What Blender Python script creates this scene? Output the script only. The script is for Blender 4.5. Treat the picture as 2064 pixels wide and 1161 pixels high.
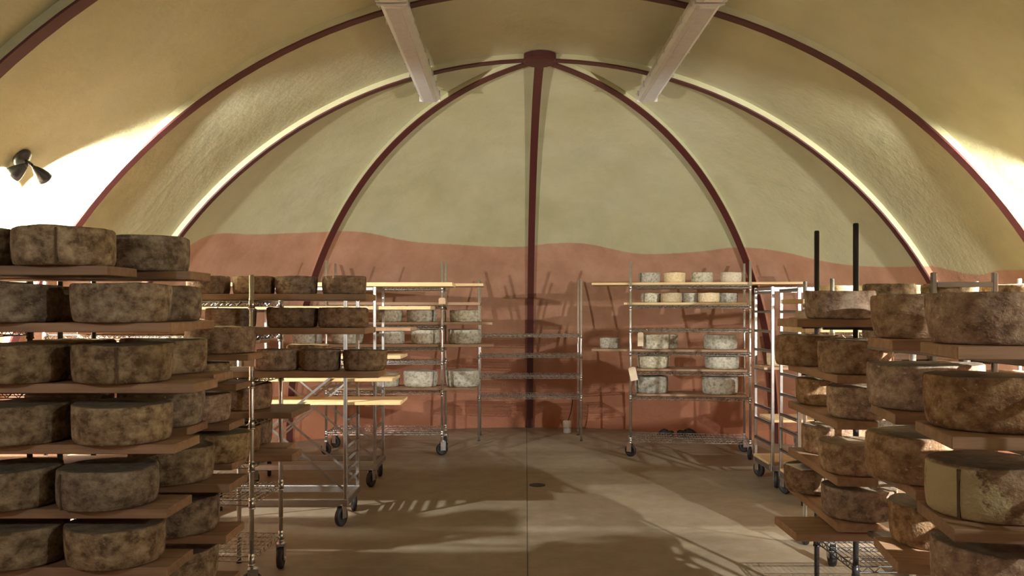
import bpy, math, random
from mathutils import Vector, Matrix, noise

for _o in list(bpy.data.objects):
    bpy.data.objects.remove(_o)
SC = bpy.context.scene
COL = SC.collection
PI = math.pi

# ------------------------------------------------------------------ camera, world, lamps, exposure
FPX, CX, HY, EYE = 1650.0, 1032.0, 625.0, 1.5      # focal length and horizon of the 2064 x 1161 photograph
cam = bpy.data.cameras.new('camera')
cam_o = bpy.data.objects.new('camera', cam)
COL.objects.link(cam_o)
cam_o.location = (0, 0, EYE)
cam_o.rotation_euler = (PI / 2, 0, 0)
cam.sensor_width = 36.0
cam.lens = FPX / 2064 * 36.0
cam.shift_y = (HY - 580.5) / 2064
cam.clip_start = 0.05
SC.camera = cam_o

w = bpy.data.worlds.new('world')
SC.world = w
w.use_nodes = True
w.node_tree.nodes['Background'].inputs[0].default_value = (0.9, 0.75, 0.55, 1)
w.node_tree.nodes['Background'].inputs[1].default_value = 0.0
SC.view_settings.view_transform = 'Standard'
SC.view_settings.look = 'None'
SC.view_settings.gamma = 1.0
SC.view_settings.use_curve_mapping = False
SC.view_settings.exposure = 1.35
LAMP_COLOR = (1.0, 1.0, 0.97)
LAMP_POWER = 170.0          # each flood head
FILL_POWER = (22.0, 42.0)   # flood heads further back in the vault, behind the camera
FILL_BEAM = 620.0           # extra narrow spot added at the second one, brightens the aisle floor
# head directions, pointing out of each shade; mirrored for the fixture on the other wall
HEAD_DIRS = [(-0.74, -0.02, -0.56), (0.16, 0.78, -0.50)]

# ------------------------------------------------------------------ geometry of the vault
VA, VB, XC, YH, Y0 = 3.725, 3.605, 0.229, 6.75, -2.6


def prof(z, th, inset=0.0):
    a, b = VA - inset, VB - inset
    n = 2 + 0.13 * math.sin(th)
    q = 1 - (max(z, 0) / b) ** n
    return a * max(q, 0) ** (1 / n)


def shell(th, ph, inset=0.0):
    """Point of the apse at azimuth th and elevation parameter ph (0 floor .. pi/2 apex)."""
    a, b = VA - inset, VB - inset
    n = 2 + 0.13 * math.sin(th)
    c, s = math.cos(ph), math.sin(ph)
    k = (abs(c) ** n + abs(s) ** n) ** (-1 / n)
    r, z = a * c * k, b * s * k
    return Vector((XC + r * math.cos(th), YH + r * math.sin(th), z))


def at(px, py, Y):
    return Vector(((px - CX) / FPX * Y, Y, EYE - (py - HY) / FPX * Y))


def wx(px, Y):
    return (px - CX) / FPX * Y


# ------------------------------------------------------------------ materials
def nmat(name):
    m = bpy.data.materials.new(name)
    m.use_nodes = True
    nt = m.node_tree
    return m, nt, nt.nodes['Principled BSDF']


def lin(c):
    return tuple(((v / 255) / 12.92 if v / 255 <= 0.04045 else ((v / 255 + 0.055) / 1.055) ** 2.4) for v in c) + (1,)


def ramp(nt, stops, fac):
    n = nt.nodes.new('ShaderNodeValToRGB')
    e = n.color_ramp.elements
    while len(e) < len(stops):
        e.new(0.5)
    for k, (p, c) in enumerate(stops):
        e[k].position = p
        e[k].color = c if len(c) == 4 else tuple(c) + (1,)
    nt.links.new(fac, n.inputs[0])
    return n.outputs[0]


def noise_tex(nt, vec, scale, detail=4, rough=0.6):
    n = nt.nodes.new('ShaderNodeTexNoise')
    n.inputs['Scale'].default_value = scale
    n.inputs['Detail'].default_value = detail
    n.inputs['Roughness'].default_value = rough
    if vec is not None:
        nt.links.new(vec, n.inputs['Vector'])
    return n.outputs['Fac']


def mixc(nt, fac, a, b, mode='MIX'):
    n = nt.nodes.new('ShaderNodeMix')
    n.data_type = 'RGBA'
    n.blend_type = mode
    for s, v in ((n.inputs['Factor'], fac), (n.inputs['A'], a), (n.inputs['B'], b)):
        if isinstance(v, bpy.types.NodeSocket):
            nt.links.new(v, s)
        else:
            s.default_value = v
    return n.outputs['Result']


def math_n(nt, op, a, b=None, clamp=False):
    n = nt.nodes.new('ShaderNodeMath')
    n.operation = op
    n.use_clamp = clamp
    for k, v in enumerate((a, b)):
        if v is None:
            continue
        if isinstance(v, bpy.types.NodeSocket):
            nt.links.new(v, n.inputs[k])
        else:
            n.inputs[k].default_value = v
    return n.outputs[0]


def bump(nt, bs, h, strength=0.3, dist=0.01):
    n = nt.nodes.new('ShaderNodeBump')
    n.inputs['Strength'].default_value = strength
    n.inputs['Distance'].default_value = dist
    nt.links.new(h, n.inputs['Height'])
    nt.links.new(n.outputs[0], bs.inputs['Normal'])


def obj_vec(nt, jitter=True):
    t = nt.nodes.new('ShaderNodeTexCoord')
    if not jitter:
        return t.outputs['Object'], None
    oi = nt.nodes.new('ShaderNodeObjectInfo')
    mul = nt.nodes.new('ShaderNodeVectorMath')
    mul.operation = 'MULTIPLY_ADD'
    cmb = nt.nodes.new('ShaderNodeCombineXYZ')
    for k, f in enumerate((7.0, 13.0, 5.0)):
        nt.links.new(math_n(nt, 'MULTIPLY', oi.outputs['Random'], f), cmb.inputs[k])
    mul.inputs[1].default_value = (1, 1, 1)
    nt.links.new(t.outputs['Object'], mul.inputs[0])
    nt.links.new(cmb.outputs[0], mul.inputs[2])
    return mul.outputs[0], oi.outputs['Random']


HILL = [(0.0, 1.9), (0.20, 2.05), (0.26, 1.85), (0.315, 1.93), (0.324, 2.06), (0.331, 2.16), (0.340, 2.205), (0.3545, 2.227),
        (0.3915, 2.317), (0.4067, 2.352), (0.4186, 2.349), (0.4335, 2.304), (0.4463, 2.278), (0.4636, 2.269), (0.4794, 2.253),
        (0.4975, 2.257), (0.5095, 2.289), (0.5228, 2.292), (0.538, 2.224), (0.553, 2.153), (0.566, 2.148), (0.5828, 2.158),
        (0.5965, 2.178), (0.6072, 2.159), (0.6209, 2.098), (0.6337, 2.011), (0.6471, 1.94), (0.6592, 1.905), (0.6749, 1.879),
        (0.6928, 1.862), (0.7027, 1.811), (0.7104, 1.77), (0.7155, 1.763), (0.7213, 1.784), (0.7312, 1.776), (0.78, 1.9), (1.0, 1.9)]
PERIM = 30.32


def make_plaster():
    m, nt, bs = nmat('painted_plaster')
    uv = nt.nodes.new('ShaderNodeUVMap')
    uv.uv_map = 'wall'
    sep = nt.nodes.new('ShaderNodeSeparateXYZ')
    nt.links.new(uv.outputs[0], sep.inputs[0])
    fc = nt.nodes.new('ShaderNodeFloatCurve')
    cv = fc.mapping.curves[0]
    fc.mapping.use_clip = False
    pts = [(u, h / 4.0) for u, h in HILL]
    cv.points[0].location = pts[0]
    cv.points[1].location = pts[-1]
    for p in pts[1:-1]:
        cv.points.new(*p)
    fc.mapping.update()
    nt.links.new(sep.outputs[0], fc.inputs['Value'])
    tc = nt.nodes.new('ShaderNodeTexCoord')
    P = tc.outputs['Object']
    n1 = noise_tex(nt, P, 0.9, 5, 0.6)
    n2 = noise_tex(nt, P, 2.6, 6, 0.65)
    n3 = noise_tex(nt, P, 14.0, 5, 0.6)
    nh = noise_tex(nt, P, 30.0, 3, 0.5)
    h = math_n(nt, 'MULTIPLY', fc.outputs[0], 4.0)
    d = math_n(nt, 'SUBTRACT', sep.outputs[1], h)
    d = math_n(nt, 'ADD', d, math_n(nt, 'MULTIPLY', math_n(nt, 'SUBTRACT', nh, 0.5), 0.012))
    fac = math_n(nt, 'ADD', math_n(nt, 'MULTIPLY', d, 90.0), 0.5, clamp=True)      # 1 above the painted hills
    up = ramp(nt, [(0.33, lin((171, 165, 122))), (0.5, lin((180, 176, 138))), (0.66, lin((187, 186, 157)))], n1)
    up2 = ramp(nt, [(0.35, lin((168, 165, 130))), (0.62, lin((190, 186, 148)))], n2)
    up = mixc(nt, 0.45, up, up2)
    up = mixc(nt, math_n(nt, 'MULTIPLY', math_n(nt, 'SUBTRACT', n3, 0.35, True), 0.25), up, lin((205, 197, 165)))
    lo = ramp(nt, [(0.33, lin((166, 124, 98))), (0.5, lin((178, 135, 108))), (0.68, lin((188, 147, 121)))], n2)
    bounce_t = math_n(nt, 'SUBTRACT', 1.0, math_n(nt, 'MULTIPLY', sep.outputs[1], 0.62), True)
    lo = mixc(nt, math_n(nt, 'MULTIPLY', bounce_t, 0.8), lo, lin((182, 116, 84)))  # warm bounce light put into the hill colour, stronger towards the floor
    col = mixc(nt, fac, lo, up)
    nt.links.new(col, bs.inputs['Base Color'])
    bs.inputs['Roughness'].default_value = 0.42
    bs.inputs['Specular IOR Level'].default_value = 0.35
    bump(nt, bs, math_n(nt, 'ADD', n2, math_n(nt, 'MULTIPLY', n3, 0.35)), 0.35, 0.03)
    return m


def make_concrete():
    m, nt, bs = nmat('floor_concrete')
    tc = nt.nodes.new('ShaderNodeTexCoord')
    P = tc.outputs['Object']
    n1 = noise_tex(nt, P, 0.7, 6, 0.65)
    n2 = noise_tex(nt, P, 6.0, 6, 0.7)
    a = ramp(nt, [(0.3, lin((122, 108, 88))), (0.5, lin((142, 128, 106))), (0.7, lin((158, 146, 124)))], n1)
    b = ramp(nt, [(0.35, lin((116, 102, 84))), (0.65, lin((160, 147, 124)))], n2)
    nt.links.new(mixc(nt, 0.4, a, b), bs.inputs['Base Color'])
    bs.inputs['Roughness'].default_value = 0.5
    bump(nt, bs, n2, 0.1, 0.004)
    return m


def make_rind(name, dark, mid, light, speck, speck_amt, top, blotch=3.6, contrast=1.0):
    m, nt, bs = nmat(name)
    P, rnd = obj_vec(nt)
    n1 = noise_tex(nt, P, blotch, 5, 0.65)
    n2 = noise_tex(nt, P, blotch * 3.2, 4, 0.6)
    n3 = noise_tex(nt, P, blotch * 0.45, 3, 0.5)
    c = ramp(nt, [(0.36, dark), (0.5, mid), (0.66, light)], n1)
    c = mixc(nt, math_n(nt, 'MULTIPLY', math_n(nt, 'SUBTRACT', n3, 0.48, True), 1.6 * contrast, True), c, dark)
    # crust of pale mould in small patches
    sp = math_n(nt, 'MULTIPLY', math_n(nt, 'SUBTRACT', n2, 0.60, True), speck_amt, True)
    c = mixc(nt, sp, c, speck)
    dk = math_n(nt, 'MULTIPLY', math_n(nt, 'SUBTRACT', 0.36, n2, True), 5.0, True)
    c = mixc(nt, dk, c, tuple(v * 0.6 for v in dark[:3]) + (1,))
    # mould settles on the upper face
    t = nt.nodes.new('ShaderNodeTexCoord')
    sep = nt.nodes.new('ShaderNodeSeparateXYZ')
    nt.links.new(t.outputs['Normal'], sep.inputs[0])
    tf = math_n(nt, 'MULTIPLY', math_n(nt, 'SUBTRACT', sep.outputs[2], 0.75, True), 3.2, True)
    c = mixc(nt, math_n(nt, 'MULTIPLY', tf, 0.75), c, top)
    hs = nt.nodes.new('ShaderNodeHueSaturation')
    nt.links.new(c, hs.inputs['Color'])
    nt.links.new(math_n(nt, 'ADD', math_n(nt, 'MULTIPLY', rnd, 0.45), 0.78), hs.inputs['Value'])
    nt.links.new(math_n(nt, 'ADD', math_n(nt, 'MULTIPLY', math_n(nt, 'FRACT', math_n(nt, 'MULTIPLY', rnd, 7.3)), 0.4), 0.75), hs.inputs['Saturation'])
    nt.links.new(hs.outputs[0], bs.inputs['Base Color'])
    bs.inputs['Roughness'].default_value = 0.85
    bs.inputs['Specular IOR Level'].default_value = 0.25
    bump(nt, bs, math_n(nt, 'ADD', n1, math_n(nt, 'MULTIPLY', n2, 0.5)), 0.35, 0.05)
    return m


def make_wood(name, a, b):
    m, nt, bs = nmat(name)
    P, rnd = obj_vec(nt)
    mp = nt.nodes.new('ShaderNodeMapping')
    mp.inputs['Scale'].default_value = (1.2, 16.0, 16.0)
    nt.links.new(P, mp.inputs['Vector'])
    n1 = noise_tex(nt, mp.outputs[0], 2.2, 5, 0.6)
    n2 = noise_tex(nt, P, 7.0, 4, 0.6)
    c = ramp(nt, [(0.3, a), (0.7, b)], n1)
    c = mixc(nt, math_n(nt, 'MULTIPLY', math_n(nt, 'SUBTRACT', n2, 0.5, True), 1.5, True), c, tuple(v * 0.55 for v in a[:3]) + (1,))
    hs = nt.nodes.new('ShaderNodeHueSaturation')
    nt.links.new(c, hs.inputs['Color'])
    nt.links.new(math_n(nt, 'ADD', math_n(nt, 'MULTIPLY', rnd, 0.35), 0.82), hs.inputs['Value'])
    nt.links.new(hs.outputs[0], bs.inputs['Base Color'])
    bs.inputs['Roughness'].default_value = 0.6
    bump(nt, bs, n1, 0.15, 0.003)
    return m


def make_plain(name, c, rough=0.5, metal=0.0, var=0.08, scale=20.0, trans=0.0, emit=None):
    m, nt, bs = nmat(name)
    P, _r = obj_vec(nt, False)
    n = noise_tex(nt, P, scale, 3, 0.5)
    lo = tuple(max(0, v * (1 - var)) for v in c[:3]) + (1,)
    hi = tuple(min(1, v * (1 + var)) for v in c[:3]) + (1,)
    nt.links.new(ramp(nt, [(0.3, lo), (0.7, hi)], n), bs.inputs['Base Color'])
    nt.links.new(math_n(nt, 'ADD', math_n(nt, 'MULTIPLY', n, 0.12), rough - 0.06), bs.inputs['Roughness'])
    bs.inputs['Metallic'].default_value = metal
    if trans:
        bs.inputs['Transmission Weight'].default_value = trans
    if emit:
        bs.inputs['Emission Color'].default_value = tuple(emit[0]) + (1,)
        bs.inputs['Emission Strength'].default_value = emit[1]
    return m


M = {}
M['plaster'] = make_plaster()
M['concrete'] = make_concrete()
M['maroon'] = make_plain('maroon_rib_paint', lin((78, 34, 30)), 0.5)
M['back_wall'] = make_plain('plain_plaster', lin((178, 164, 122)), 0.7)
M['brown'] = make_rind('brown_rind', lin((114, 88, 66)), lin((154, 124, 95)), lin((182, 157, 125)), lin((204, 184, 156)), 6.0, lin((120, 112, 92)))
M['tan'] = make_rind('tan_rind', lin((96, 78, 56)), lin((142, 122, 94)), lin((176, 158, 126)), lin((188, 170, 142)), 4.0, lin((118, 114, 98)))
M['grey'] = make_rind('grey_white_rind', lin((142, 134, 112)), lin((186, 180, 158)), lin((204, 200, 182)), lin((124, 120, 104)), 3.2, lin((190, 186, 168)), 5.0, 0.5)
M['cream'] = make_rind('cream_rind', lin((190, 168, 130)), lin((206, 188, 152)), lin((214, 200, 168)), lin((160, 140, 108)), 3.0, lin((208, 196, 164)), 5.0, 0.4)
M['pine'] = make_wood('pale_pine', lin((206, 172, 120)), lin((226, 198, 148)))
M['oldwood'] = make_wood('aged_wood', lin((140, 108, 80)), lin((172, 138, 106)))
M['chrome'] = make_plain('chrome_post', (0.80, 0.79, 0.76, 1), 0.34, 1.0)
M['alu'] = make_plain('dull_aluminium', (0.40, 0.39, 0.37, 1), 0.45, 1.0)
M['shaded_alu'] = make_plain('shaded_aluminium', lin((112, 102, 92)), 0.55)  # aluminium of the cart in shadow, its shade put into a darker colour
M['wire'] = make_plain('thin_chrome_wire', (0.55, 0.54, 0.51, 1), 0.28, 1.0)
M['black'] = make_plain('black_enamel', (0.018, 0.017, 0.017, 1), 0.35)
M['rubber'] = make_plain('black_rubber', (0.02, 0.02, 0.021, 1), 0.6)
M['steel'] = make_plain('zinc_fork', (0.6, 0.6, 0.6, 1), 0.35, 1.0)
M['paper'] = make_plain('paper_tag', lin((224, 206, 176)), 0.8)
M['kraft'] = make_plain('kraft_tag', lin((206, 172, 138)), 0.8)
M['lamp_black'] = make_plain('lamp_black_paint', (0.03, 0.03, 0.032, 1), 0.35)
M['bulb'] = make_plain('lit_bulb', (0.9, 0.85, 0.7, 1), 0.4, emit=((1.0, 0.88, 0.66), 12.0))
M['housing'] = make_plain('grey_fixture_plastic', lin((196, 190, 180)), 0.5)
M['diffuser'] = make_plain('frosted_diffuser', lin((206, 202, 196)), 0.35, trans=0.25)
M['white'] = make_plain('white_plastic', lin((226, 220, 206)), 0.4)
M['seam'] = make_plain('cloth_seam', lin((92, 72, 50)), 0.9)
M['iron'] = make_plain('drain_iron', (0.05, 0.045, 0.04, 1), 0.6, 0.6)


# ------------------------------------------------------------------ mesh helpers
class MB:
    def __init__(self):
        self.v, self.f, self.s = [], [], []

    def box(self, lo, hi, mtx=None):
        b = len(self.v)
        pts = [Vector((x, y, z)) for z in (lo[2], hi[2]) for y in (lo[1], hi[1]) for x in (lo[0], hi[0])]
        self.v += [mtx @ p if mtx else p for p in pts]
        for q in ((0, 2, 3, 1), (4, 5, 7, 6), (0, 1, 5, 4), (2, 6, 7, 3), (0, 4, 6, 2), (1, 3, 7, 5)):
            self.f.append(tuple(b + i for i in q))
            self.s.append(False)
        return self

    def cbox(self, lo, hi, c=0.004, mtx=None):
        """Box with chamfered vertical and horizontal edges (bevelled ends)."""
        x0, y0, z0 = lo
        x1, y1, z1 = hi
        b = len(self.v)
        rings = [(z0, c), (z0 + c, 0), (z1 - c, 0), (z1, c)]
        for z, i in rings:
            for x, y in ((x0 + i, y0 + i + c), (x0 + i + c, y0 + i), (x1 - i - c, y0 + i), (x1 - i, y0 + i + c),
                         (x1 - i, y1 - i - c), (x1 - i - c, y1 - i), (x0 + i + c, y1 - i), (x0 + i, y1 - i - c)):
                p = Vector((x, y, z))
                self.v.append(mtx @ p if mtx else p)
        for k in range(3):
            for j in range(8):
                a, d = b + k * 8 + j, b + k * 8 + (j + 1) % 8
                self.f.append((a, d, d + 8, a + 8))
                self.s.append(False)
        self.f.append(tuple(b + j for j in range(7, -1, -1)))
        self.f.append(tuple(b + 24 + j for j in range(8)))
        self.s += [False, False]
        return self

    def tube(self, p, q, r, n=8, r2=None, caps=True, smooth=True):
        p, q = Vector(p), Vector(q)
        d = (q - p).normalized()
        u = d.orthogonal().normalized()
        if abs(d.z) > 0.99:
            u = Vector((1, 0, 0))
        v = d.cross(u)
        b = len(self.v)
        for c, rr in ((p, r), (q, r if r2 is None else r2)):
            for k in range(n):
                a = 2 * PI * (k + 0.5) / n
                self.v.append(c + (u * math.cos(a) + v * math.sin(a)) * rr)
        for k in range(n):
            self.f.append((b + k, b + (k + 1) % n, b + n + (k + 1) % n, b + n + k))
            self.s.append(smooth and n > 4)
        if caps:
            self.f.append(tuple(b + k for k in range(n - 1, -1, -1)))
            self.f.append(tuple(b + n + k for k in range(n)))
            self.s += [False, False]
        return self

    def lathe(self, prof_, n=24, mtx=None, cap0=False, cap1=False):
        b = len(self.v)
        for r, z in prof_:
            for k in range(n):
                a = 2 * PI * k / n
                p = Vector((r * math.cos(a), r * math.sin(a), z))
                self.v.append(mtx @ p if mtx else p)
        for j in range(len(prof_) - 1):
            for k in range(n):
                a, c = b + j * n + k, b + j * n + (k + 1) % n
                self.f.append((a, c, c + n, a + n))
                self.s.append(True)
        if cap0:
            self.f.append(tuple(b + k for k in range(n - 1, -1, -1)))
            self.s.append(False)
        if cap1:
            e = b + (len(prof_) - 1) * n
            self.f.append(tuple(e + k for k in range(n)))
            self.s.append(False)
        return self

    def mesh(self, name, m):
        me = bpy.data.meshes.new(name)
        me.from_pydata([tuple(p) for p in self.v], [], self.f)
        me.polygons.foreach_set('use_smooth', self.s)
        me.materials.append(M[m] if isinstance(m, str) else m)
        me.update()
        return me

    def obj(self, name, m, parent=None):
        return link(name, self.mesh(name, m), parent)


def link(name, me, parent=None, loc=None):
    o = bpy.data.objects.new(name, me)
    COL.objects.link(o)
    if parent is not None:
        o.parent = parent
    if loc is not None:
        o.location = loc
    return o


def tag(o, label=None, cat=None, group=None, kind=None):
    if label:
        o['label'] = label
    if cat:
        o['category'] = cat
    if group:
        o['group'] = group
    if kind:
        o['kind'] = kind
    return o


def thing(name, label, cat, loc=(0, 0, 0), rz=0.0, group=None):
    o = link(name, None, None, loc)
    o.empty_display_size = 0.1
    o.rotation_euler = (0, 0, rz)
    return tag(o, label, cat, group)


def copy_tree(o, parent=None):
    c = o.copy()
    COL.objects.link(c)
    c.parent = parent
    for ch in list(o.children):
        copy_tree(ch, c)
    return c


# ------------------------------------------------------------------ structure
def set_uv(o, fn):
    me = o.data
    uv = me.uv_layers.new(name='wall')
    for lp in me.loops:
        uv.data[lp.index].uv = fn(me.vertices[lp.vertex_index].co)


def wall_uv(co):
    if co.y <= YH:
        s = (co.y - Y0) if co.x < XC else 20.97 + (YH - co.y)
    else:
        th = math.atan2(co.y - YH, co.x - XC)
        s = 9.35 + (PI - th) * 3.7
    return (s / PERIM, co.z)


# barrel vault
mb = MB()
NA, NL_ = 96, 24
for j in range(NL_ + 1):
    y = Y0 + (YH - Y0) * j / NL_
    for k in range(NA + 1):
        p = shell(0, PI / 2 * min(k, NA - k) / (NA / 2))
        x = p.x if k <= NA / 2 else 2 * XC - p.x
        mb.v.append(Vector((x, y, p.z)))
for j in range(NL_):
    for k in range(NA):
        a = j * (NA + 1) + k
        mb.f.append((a, a + NA + 1, a + NA + 2, a + 1))
        mb.s.append(True)
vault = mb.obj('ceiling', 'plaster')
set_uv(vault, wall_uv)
tag(vault, kind='structure', label='barrel vault ceiling of mottled olive plaster over painted red hills')
# apse
mb = MB()
NT, NP = 96, 48
for j in range(NT + 1):
    for k in range(NP):
        mb.v.append(shell(PI * j / NT, PI / 2 * k / NP))
apex = len(mb.v)
mb.v.append(Vector((XC, YH, VB)))
for j in range(NT):
    for k in range(NP - 1):
        a = j * NP + k
        mb.f.append((a, a + 1, a + NP + 1, a + NP))
        mb.s.append(True)
    mb.f.append((j * NP + NP - 1, apex, (j + 1) * NP + NP - 1))
    mb.s.append(True)
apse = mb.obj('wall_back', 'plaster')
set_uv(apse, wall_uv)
tag(apse, kind='structure', label='half dome end wall of olive plaster with painted terracotta hills')
# end wall behind the camera
mb = MB()
pts = [Vector((2 * XC - p.x if m else p.x, Y0, p.z)) for m, ks in ((0, range(0, 33)), (1, range(31, -1, -1))) for p in [shell(0, PI / 2 * k / 32) for k in ks]]
mb.v = [Vector((p.x, Y0 - 0.02, p.z)) for p in pts]
mb.f = [tuple(range(len(pts)))]
mb.s = [False]
tag(mb.obj('wall_front', 'back_wall'), kind='structure')
# floor: base plus two cast slabs with an open control joint between them
fl = MB().box((-4.2, Y0 - 0.3, -0.12), (4.6, 11.2, -0.03)).obj('floor', 'concrete')
tag(fl, kind='structure', label='smooth beige brown concrete floor with a straight control joint')
ja, jb = 0.05, 0.14
for side in (-1, 1):
    mb = MB()
    xo = -4.2 if side < 0 else 4.6
    g = 0.0018 * side
    a = [(xo, Y0 - 0.3), (ja - 0.09 + g, Y0 - 0.3), (jb + 0.06 + g, 11.2), (xo, 11.2)]
    if side > 0:
        a = a[::-1]
    mb.v = [Vector((x, y, z)) for z in (-0.03, 0.0) for x, y in a]
    mb.f = [(3, 2, 1, 0), (4, 5, 6, 7)] + [(i, (i + 1) % 4, 4 + (i + 1) % 4, 4 + i) for i in range(4)]
    mb.s = [False] * 6
    mb.obj('slab', 'concrete', fl)


# ribs
def rib(name, path, wdir, label):
    """path(t) -> (point on the inner face, point on the plaster); wdir(t) -> unit across."""
    hw = 0.037
    body, face = MB(), MB()
    N = 72
    for i in range(N + 1):
        pin, pout = path(i / N)
        w_ = wdir(i / N)
        out = (pout - pin)
        n = out.normalized()
        body.v += [pin - w_ * hw, pin + w_ * hw, pout + w_ * hw + n * 0.01, pout - w_ * hw + n * 0.01]
        fi = pin - n * 0.008
        face.v += [fi - w_ * hw * 1.04, fi + w_ * hw * 1.04, pin + w_ * hw * 1.04 + n * 0.004, pin - w_ * hw * 1.04 + n * 0.004]
    for m_ in (body, face):
        for i in range(N):
            a = i * 4
            for k in range(4):
                m_.f.append((a + k, a + (k + 1) % 4, a + 4 + (k + 1) % 4, a + 4 + k))
                m_.s.append(False)
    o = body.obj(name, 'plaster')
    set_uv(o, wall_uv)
    tag(o, kind='structure', label=label)
    face.obj('face_strip', 'maroon', o)
    return o


INS = 0.045


def arch_path(Y):
    def f(t):
        k = t * 2
        p, q = shell(0, PI / 2 * min(k, 2 - k), INS), shell(0, PI / 2 * min(k, 2 - k), 0)
        if k > 1:
            p.x, q.x = 2 * XC - p.x, 2 * XC - q.x
        p.y = q.y = Y
        return p, q
    return f


for i, (Y, lb) in enumerate(((YH, 'maroon faced plaster arch meeting the hub plate'), (5.25, 'maroon faced plaster arch in front of the hub arch'), (3.68, 'maroon faced plaster arch nearest the viewer'))):
    rib('trim_%d' % (i + 1), arch_path(Y), lambda t: Vector((0, 1, 0)), lb)
for i, th in enumerate((math.radians(42), PI / 2, math.radians(138))):
    wv = Vector((-math.sin(th), math.cos(th), 0))
    rib('trim_%d' % (i + 4), lambda t, th=th: (shell(th, PI / 2 * t * 0.975, INS), shell(th, PI / 2 * t * 0.975, 0)), lambda t, wv=wv: wv,
        'maroon faced rib of the half dome running from floor to hub')
hub = MB().lathe([(0.0, 3.535), (0.125, 3.535), (0.142, 3.55), (0.142, 3.60), (0.0, 3.60)], 12, Matrix.Translation((XC, YH, 0))).obj('trim_7', 'maroon')
hub.data.polygons.foreach_set('use_smooth', [False] * len(hub.data.polygons))
tag(hub, kind='structure', label='dark maroon hub plate where the ribs meet')

# ------------------------------------------------------------------ racks
UP = Vector((0, 0, 1))


def zigzag_truss(mb, p, q, drop, r, step):
    p, q = Vector(p), Vector(q)
    L = (q - p).length
    d = (q - p) / L
    lo = Vector((0, 0, -drop))
    mb.tube(p, q, r, 5, caps=False)
    mb.tube(p + lo, q + lo, r, 5, caps=False)
    n = max(2, int(L / step))
    for i in range(n):
        a, b_, c = p + d * L * i / n, p + d * L * (i + 0.5) / n + lo, p + d * L * (i + 1) / n
        mb.tube(a, b_, r * 0.7, 4, caps=False)
        mb.tube(b_, c, r * 0.7, 4, caps=False)


def wire_shelf(root, x0, x1, y0, y1, z, mat, label=None):
    """Shelf with zigzag trussed edges; its grid of wires runs front to back. z is the top of the wires."""
    zt = z - 0.006
    mat = 'wire' if mat == 'chrome' else mat
    fr = MB()
    for p, q in (((x0, y0, zt), (x1, y0, zt)), ((x0, y1, zt), (x1, y1, zt)), ((x0, y0, zt), (x0, y1, zt)), ((x1, y0, zt), (x1, y1, zt))):
        zigzag_truss(fr, p, q, 0.026, 0.0032, 0.055)
    for k in (1, 2):
        y = y0 + (y1 - y0) * k / 3
        zigzag_truss(fr, (x0, y, zt - 0.005), (x1, y, zt - 0.005), 0.02, 0.0026, 0.055)
    for x in (x0, x1):
        for y in (y0, y1):
            fr.tube((x, y, zt - 0.042), (x, y, zt + 0.006), 0.0175, 10, 0.0155)
    o = fr.obj('wire_shelf', mat, root)
    gr = MB()
    n = int((x1 - x0) / 0.026)
    for k in range(1, n):
        x = x0 + (x1 - x0) * k / n
        gr.tube((x, y0, zt + 0.002), (x, y1, zt + 0.002), 0.0018, 4, caps=False)
    g = gr.obj('wire_grid', mat, o)
    tag(g, kind='stuff')
    return o


def caster(root, x, y, r=0.06, top=0.15, ang=0.0, plate=False):
    m = Matrix.Translation((x, y, 0)) @ Matrix.Rotation(ang, 4, 'Z')
    fk = MB()
    for s in (-1, 1):
        fk.box((-0.02, s * 0.021 - 0.0025, r - 0.012), (0.034, s * 0.021 + 0.0025, 2 * r + 0.014), m)
    fk.box((-0.02, -0.0235, 2 * r + 0.012), (0.036, 0.0235, 2 * r + 0.018), m)
    fk.lathe([(0.024, 2 * r + 0.018), (0.026, 2 * r + 0.024), (0.013, 2 * r + 0.03), (0.011, top)], 10, m @ Matrix.Translation((0.008, 0, 0)), cap1=True)
    fk.tube(m @ Vector((0, -0.027, r)), m @ Vector((0, 0.027, r)), 0.007, 8)
    o = fk.obj('caster', 'steel', root)
    wm = m @ Matrix.Translation((0, 0, r)) @ Matrix.Rotation(PI / 2, 4, 'X')
    MB().lathe([(0.006, -0.012), (r * 0.62, -0.012), (r * 0.66, -0.016), (r * 0.93, -0.016), (r, -0.009), (r, 0.009), (r * 0.93, 0.016), (r * 0.66, 0.016), (r * 0.62, 0.012), (0.006, 0.012)], 22, wm).obj('wheel', 'rubber', o)
    return o


def post(root, x, y, z0, z1, mat, cuff=(), r=0.0127):
    mb = MB().tube((x, y, z0), (x, y, z1 - 0.006), r, 12)
    mb.lathe([(r, z1 - 0.006), (r * 0.8, z1)], 12, Matrix.Translation((x, y, 0)), cap1=True)
    z = z0 + 0.05
    while z < z1 - 0.05 and mat == 'chrome':                 # the ring grooves of a wire rack post read as fine beads
        mb.lathe([(r, z), (r * 1.05, z + 0.001), (r, z + 0.002)], 12, Matrix.Translation((x, y, 0)))
        z += 0.1
    for c in cuff:
        mb.lathe([(r, c - 0.052), (r * 1.5, c - 0.05), (r * 1.5, c - 0.044), (r * 1.15, c - 0.042), (r * 1.15, c + 0.008), (r, c + 0.01)], 12, Matrix.Translation((x, y, 0)))
    return mb.obj('post', mat, root)


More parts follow.
